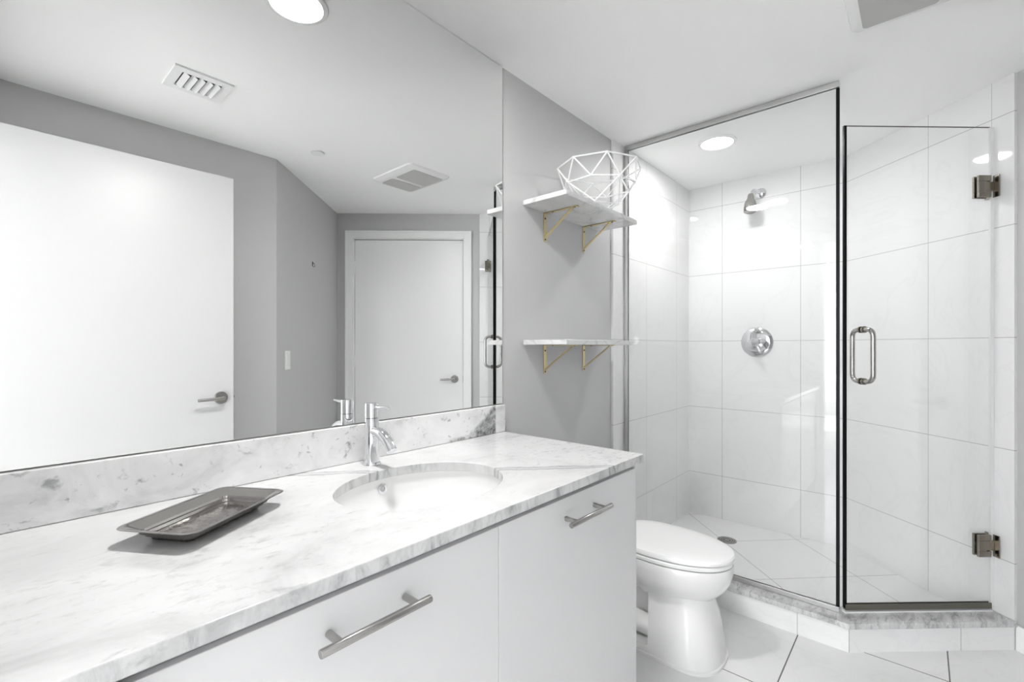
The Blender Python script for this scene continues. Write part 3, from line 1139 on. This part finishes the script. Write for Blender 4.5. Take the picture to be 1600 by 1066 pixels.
for j, i in enumerate((1, 3, 5, 7)):
    segs += [(base[j], mid[i - 1]), (base[j], mid[(i + 1) % NB]), (base[j], base[(j + 1) % 4])]
for a, b in segs:
    tube(bm, [a, b], wr, 8)
for p in rim + mid + base:
    bmesh.ops.create_icosphere(bm, subdivisions=1, radius=wr * 1.25, matrix=Matrix.Translation(p))
part('wire_frame', bm, M['wire'], bk, smooth=True)

# ------------------------------------------------------------------ toilet
TX = 1.942
to = tag(empty('toilet', (TX, 0.95, 0)), 'white elongated toilet with closed lid between the vanity and the shower curb', 'toilet')


def egg(hw, yf, yw, yb, z, n=64, pb=2.6, pf=2.1):
    """elongated outline: front yf, widest at yw, back yb"""
    out = []
    for k in range(n):
        a = 2 * PI * k / n
        c, s = math.cos(a), math.sin(a)
        p = pf if s < 0 else pb
        x = math.copysign(abs(c) ** (2 / p), c) * hw
        y = math.copysign(abs(s) ** (2 / p), s)
        y = yw + (y * (yw - yf) if s < 0 else y * (yb - yw))
        out.append((TX + x, y, z))
    return out


# bowl with pedestal: one mesh
bm = bmesh.new()
rings = []
for z, hw, yf, yb in ((0.236, 0.108, 0.640, 0.930), (0.250, 0.118, 0.626, 0.945), (0.270, 0.137, 0.602, 0.97), (0.300, 0.158, 0.576, 1.00), (0.330, 0.169, 0.561, 1.03), (0.365, 0.174, 0.554, 1.05), (0.385, 0.175, 0.553, 1.06), (0.3935, 0.171, 0.557, 1.06)):
    rings.append(egg(hw, yf, 0.83, yb, z))
loft(bm, rings)
# pedestal: rounded at the front, straight sides
def ped(z, hw, yf, yb, r):
    return [(TX + x, y, z) for x, y in rrect(-hw, hw, yf, yb, r, 8)]


def dee(z, hw, yf, yb, dep, n=26):
    """D-shaped outline: an elliptical nose of depth dep, straight back"""
    out = [(TX + hw, yb, z), (TX - hw, yb, z)]
    for k in range(n + 1):
        a = PI + PI * k / n
        c, sn = math.cos(a), math.sin(a)
        out.append((TX + math.copysign(abs(c) ** 0.8, c) * hw, yf + dep + sn * dep if abs(sn) < 1e-9 else yf + dep - abs(sn) ** 0.8 * dep, z))
    return out


rings = []
for z, hw, yf, yb, dp in ((0.014, 0.146, 0.588, 0.84, 0.13), (0.03, 0.145, 0.590, 0.84, 0.13), (0.10, 0.137, 0.598, 0.84, 0.128), (0.18, 0.125, 0.612, 0.845, 0.122),
                          (0.235, 0.115, 0.628, 0.85, 0.115), (0.262, 0.118, 0.630, 0.86, 0.115), (0.30, 0.12, 0.64, 0.86, 0.115)):
    rings.append(dee(z, hw, yf, yb, dp))
loft(bm, rings)
# foot running back under the recess, and the narrow core behind
loft(bm, [dee(0.0005, 0.151, 0.582, 1.19, 0.135), dee(0.011, 0.151, 0.582, 1.19, 0.135), dee(0.015, 0.147, 0.586, 1.188, 0.132)])
loft(bm, [ped(0.0145, 0.142, 0.80, 1.185, 0.03), ped(0.040, 0.140, 0.80, 1.183, 0.03)])
loft(bm, [ped(0.03, 0.050, 0.80, 1.17, 0.03), ped(0.26, 0.045, 0.80, 1.17, 0.03), ped(0.36, 0.10, 0.86, 1.20, 0.05)])
part('bowl', bm, M['porcelain'], to, smooth=True)
# trapway pipe showing in the side recess
bm = bmesh.new()
for sx in (-1, 1):
    tube(bm, arc_path([(TX + sx * 0.075, 0.85, 0.085), (TX + sx * 0.085, 0.98, 0.10), (TX + sx * 0.075, 1.07, 0.20), (TX + sx * 0.06, 1.13, 0.12)], 0.06, 6), 0.042, 18)
part('trapway', bm, M['porcelain'], to, smooth=True)
bm = bmesh.new()
loft(bm, [egg(0.168, 0.560, 0.83, 1.045, 0.3965), egg(0.172, 0.555, 0.83, 1.05, 0.3995), egg(0.173, 0.552, 0.83, 1.05, 0.409), egg(0.169, 0.557, 0.83, 1.045, 0.414)])
part('seat', bm, M['plastic'], to, smooth=True)
bm = bmesh.new()
loft(bm, [egg(0.169, 0.556, 0.83, 1.05, 0.4175), egg(0.173, 0.550, 0.83, 1.053, 0.4205), egg(0.174, 0.548, 0.83, 1.054, 0.431), egg(0.170, 0.553, 0.83, 1.05, 0.4385), egg(0.156, 0.574, 0.83, 1.04, 0.4425), egg(0.12, 0.63, 0.83, 1.0, 0.4445), egg(0.05, 0.74, 0.83, 0.90, 0.4452)])
part('lid', bm, M['plastic'], to, smooth=True)
for sx in (-1, 1):
    bm = bmesh.new(); tube(bm, [(TX + sx * 0.055, 1.062, 0.425), (TX + sx * 0.095, 1.062, 0.425)], 0.011, 14)
    part('lid_hinge', bm, M['plastic'], to, smooth=True)
bm = bmesh.new()
loft(bm, [ped(0.36, 0.16, 1.09, 1.270, 0.03), ped(0.40, 0.185, 1.085, 1.272, 0.03), ped(0.70, 0.195, 1.082, 1.272, 0.03)])
part('tank', bm, M['porcelain'], to, smooth=True)
bm = bmesh.new()
loft(bm, [ped(0.7005, 0.198, 1.078, 1.272, 0.03), ped(0.722, 0.200, 1.076, 1.272, 0.03), ped(0.730, 0.192, 1.084, 1.268, 0.03)])
part('tank_lid', bm, M['porcelain'], to, smooth=True)
bm = bmesh.new()
lathe(bm, [(0.0, 0.0), (0.013, 0.0), (0.013, 0.006), (0.0, 0.008)], (TX - 0.13, 1.0815, 0.655), (0, -1, 0), 18)
tube(bm, [(TX - 0.13, 1.070, 0.655), (TX - 0.065, 1.066, 0.648)], [0.006, 0.005], 10)
part('flush_lever', bm, M['chrome'], to, smooth=True)

# ------------------------------------------------------------------ fixed glass panel
GX = 2.437
PY0, PY1 = 0.262, 1.268
gp = tag(empty('glass_screen', (GX, 0.76, 0.122)), 'tall fixed clear glass shower panel in an aluminium channel, up to the ceiling', 'glass panel')


def pane(bm, fr_box):
    return fr_box


def mark_edges(o, thin_axis):
    for p in o.data.polygons:
        d = abs(Vector(p.normal).dot(thin_axis))
        p.material_index = 0 if d > 0.9 else 1


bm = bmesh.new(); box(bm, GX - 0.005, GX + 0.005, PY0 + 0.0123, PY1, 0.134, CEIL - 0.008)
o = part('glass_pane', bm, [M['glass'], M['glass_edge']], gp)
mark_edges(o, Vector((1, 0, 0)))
bm = bmesh.new(); box(bm, GX - 0.0055, GX + 0.0055, PY0, PY0 + 0.0125, 0.134, CEIL - 0.030)  # painted band for the dark reflection at the pane's end
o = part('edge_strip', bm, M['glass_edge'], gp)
o['label'] = 'free edge of the glass, its dark reflection painted black'
# channels are split in two flanges and a web so that the glass sits in them


def channel_y(bm, z0, z1, web_low):
    box(bm, GX - 0.0105, GX - 0.0058, PY0 + 0.001, 1.2735, z0, z1)
    box(bm, GX + 0.0058, GX + 0.0105, PY0 + 0.001, 1.2735, z0, z1)
    zz = (z0, z0 + 0.004) if web_low else (z1 - 0.004, z1)
    box(bm, GX - 0.0058, GX + 0.0058, PY0 + 0.001, 1.2735, zz[0], zz[1])


bm = bmesh.new(); channel_y(bm, CEIL - 0.026, CEIL - 0.0005, False)
part('header_channel', bm, M['satin'], gp, bevel=0.0008)
bm = bmesh.new(); channel_y(bm, 0.1224, 0.144, True)
part('bottom_channel', bm, M['satin'], gp, bevel=0.0008)
bm = bmesh.new()
box(bm, GX - 0.0105, GX - 0.0058, 1.252, 1.2735, 0.144, CEIL - 0.026)
box(bm, GX + 0.0058, GX + 0.0105, 1.252, 1.2735, 0.144, CEIL - 0.026)
box(bm, GX - 0.0058, GX + 0.0058, 1.269, 1.2735, 0.144, CEIL - 0.026)
part('wall_channel', bm, M['satin'], gp, bevel=0.0008)

# ------------------------------------------------------------------ glass door
gd = tag(empty('shower_door', (2.66, 0.01, 0.122)), 'hinged clear glass shower door with steel pull handle and two nickel hinges', 'shower door')
HD0, HD1 = (2.4445, 0.2495), (2.8796, -0.2265)
GF = Frame(HD0, HD1, inside=(1.6, -0.6))
DL = GF.L
DZ0, DZ1 = 0.142, 2.208
bm = bmesh.new(); GF.box(bm, 0.0, 0.0105, -0.0055, 0.0055, DZ0, DZ1)  # door's dark edge reflection, painted as a solid strip
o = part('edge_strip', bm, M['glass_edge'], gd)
o['label'] = 'free edge of the door glass, its dark reflection painted black'
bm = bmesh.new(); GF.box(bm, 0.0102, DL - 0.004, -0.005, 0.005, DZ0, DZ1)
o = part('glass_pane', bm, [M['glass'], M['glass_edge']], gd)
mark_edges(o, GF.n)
# the hinge-side and top edges look clear, only the free edge has its dark reflection painted
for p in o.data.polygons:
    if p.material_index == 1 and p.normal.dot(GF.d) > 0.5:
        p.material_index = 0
bm = bmesh.new(); GF.box(bm, 0.004, DL - 0.002, -0.008, -0.0053, 0.134, 0.158); GF.box(bm, 0.004, DL - 0.002, 0.0053, 0.008, 0.134, 0.158); GF.box(bm, 0.004, DL - 0.002, -0.0053, 0.0053, 0.134, 0.1415)
o = part('bottom_sweep', bm, M['rail'], gd)
bm = bmesh.new(); GF.box(bm, 0.0, DL, -0.010, 0.010, 0.1224, 0.1285)
part('threshold_strip', bm, M['seal'], gd)
o['label'] = 'dark metal drip rail along the bottom edge'
bm = bmesh.new(); GF.box(bm, DL - 0.0035, DL + 0.012, -0.0045, 0.0045, DZ0, DZ1)
o = part('side_seal', bm, M['seal'], gd)
o['label'] = 'clear vinyl strip by the hinges'


def d_handle(s, z0, z1):
    zc = (z0 + z1) / 2
    h = None
    for sg in (1, -1):
        b = bmesh.new()
        pts = arc_path([GF.at(s, sg * 0.0055, z0), GF.at(s, sg * 0.058, z0), GF.at(s, sg * 0.058, z1), GF.at(s, sg * 0.0055, z1)], 0.034, 8)
        tube(b, pts, 0.0098, 18)
        g = part('handle', b, M['steel'], gd, smooth=True)
        g['label'] = 'steel D-shaped pull handle, ' + ('outer side' if sg == 1 else 'inner side')
        for z in (z0, z1):
            b = bmesh.new()
            lathe(b, [(0.0, 0.0), (0.0145, 0.0), (0.0145, 0.008), (0.011, 0.010), (0.0, 0.010)], GF.at(s, sg * 0.0052, z), GF.n * sg, 24)
            part('washer', b, M['nickel'], g, smooth=True)


d_handle(0.083, ZC - 0.150, ZC + 0.072)
for zc in (0.688 + ZC, -0.857 + ZC):
    b = bmesh.new()
    for n0, n1 in ((0.0052, 0.0150), (-0.0150, -0.0052)):
        GF.box(b, DL - 0.066, DL - 0.010, n0, n1, zc - 0.047, zc - 0.022)
        GF.box(b, DL - 0.066, DL - 0.010, n0, n1, zc + 0.022, zc + 0.047)
        GF.box(b, DL - 0.066, DL - 0.030, n0, n1, zc - 0.022, zc + 0.022)
    h = part('hinge', b, M['nickel'], gd, bevel=0.0015)
    h['label'] = 'square nickel glass hinge'
    b = bmesh.new()
    GF.box(b, DL - 0.029, DL + 0.006, -0.011, 0.011, zc - 0.021, zc + 0.021)
    part('knuckle', b, M['nickel'], h, bevel=0.002)
    b = bmesh.new()
    GF.box(b, DL + 0.0060, DL + 0.0105, -0.030, 0.030, zc - 0.047, zc + 0.047)
    part('wall_plate', b, M['nickel'], h, bevel=0.001)

# ------------------------------------------------------------------ shower fittings
sh = tag(empty('overhead_shower', (3.418, 0.80, 2.28)), 'chrome shower head on a short bent arm, on the white tiled wall', 'shower head')
XW = 3.4175
bm = bmesh.new(); lathe(bm, [(0.0, 0.0), (0.033, 0.0), (0.033, 0.004), (0.022, 0.014), (0.012, 0.016), (0.0, 0.016)], (XW, 0.798, 2.277), (-1, 0, 0), 32)
part('flange', bm, M['chrome'], sh, smooth=True)
bm = bmesh.new()
pa = arc_path([(XW - 0.012, 0.798, 2.277), (3.325, 0.822, 2.288), (3.302, 0.830, 2.235)], 0.035, 8)
tube(bm, pa, 0.0105, 16)
part('arm', bm, M['chrome'], sh, smooth=True)
bm = bmesh.new()
ax = Vector((-0.16, 0.02, -1)).normalized()
lathe(bm, [(0.0, -0.01), (0.016, -0.01), (0.020, 0.005), (0.020, 0.018), (0.028, 0.034), (0.034, 0.048), (0.037, 0.085), (0.037, 0.108), (0.031, 0.112), (0.0, 0.110)], (3.303, 0.830, 2.240), ax, 32)
part('head', bm, M['steel'], sh, smooth=True)

sv = tag(empty('shower_valve', (3.418, 0.820, ZC + 0.028)), 'round chrome shower valve plate with a small lever, on the white tiled wall', 'shower valve')
vc = Vector((XW, 0.820, ZC + 0.028))
bm = bmesh.new(); lathe(bm, [(0.0, 0.0), (0.098, 0.0), (0.098, 0.003), (0.094, 0.007), (0.070, 0.013), (0.0, 0.016)], vc, (-1, 0, 0), 48)
part('escutcheon', bm, M['chrome'], sv, smooth=True)
bm = bmesh.new(); lathe(bm, [(0.0, 0.012), (0.070, 0.012), (0.066, 0.020), (0.040, 0.032), (0.026, 0.037), (0.0, 0.038)], vc + Vector((0, 0, -0.018)), (-1, 0, 0), 40, 1.12, 0.62)
part('dome', bm, M['chrome'], sv, smooth=True)
bm = bmesh.new()
lathe(bm, [(0.0, 0.030), (0.026, 0.030), (0.026, 0.066), (0.022, 0.070), (0.0, 0.072)], vc + Vector((0, 0, 0.0)), (-1, 0, 0), 32)
part('knob', bm, M['chrome'], sv, smooth=True)
bm = bmesh.new()
tube(bm, [vc + Vector((-0.055, -0.01, -0.012)), vc + Vector((-0.062, -0.030, -0.060)), vc + Vector((-0.060, -0.034, -0.072))], [0.010, 0.008, 0.005], 14)
part('lever', bm, M['chrome'], sv, smooth=True)

dr = tag(empty('floor_drain', (3.06, 0.905, SHZ)), 'round dark floor drain in the white shower floor', 'drain')
bm = bmesh.new(); lathe(bm, [(0.0, 0.0004), (0.056, 0.0004), (0.056, 0.003), (0.050, 0.004), (0.0, 0.004)], (3.06, 0.905, SHZ), (0, 0, 1), 36)
part('rim', bm, M['steel'], dr, smooth=True)
bm = bmesh.new()
for k in range(24):
    a = k * 2 * PI / 24
    for rr_ in (0.018, 0.032, 0.044):
        bmesh.ops.create_circle(bm, cap_ends=True, segments=8, radius=0.0030, matrix=Matrix.Translation((3.06 + rr_ * math.cos(a), 0.905 + rr_ * math.sin(a), SHZ + 0.0043)))
part('drain_holes', bm, M['dark'], dr)

bpy.context.view_layer.update()
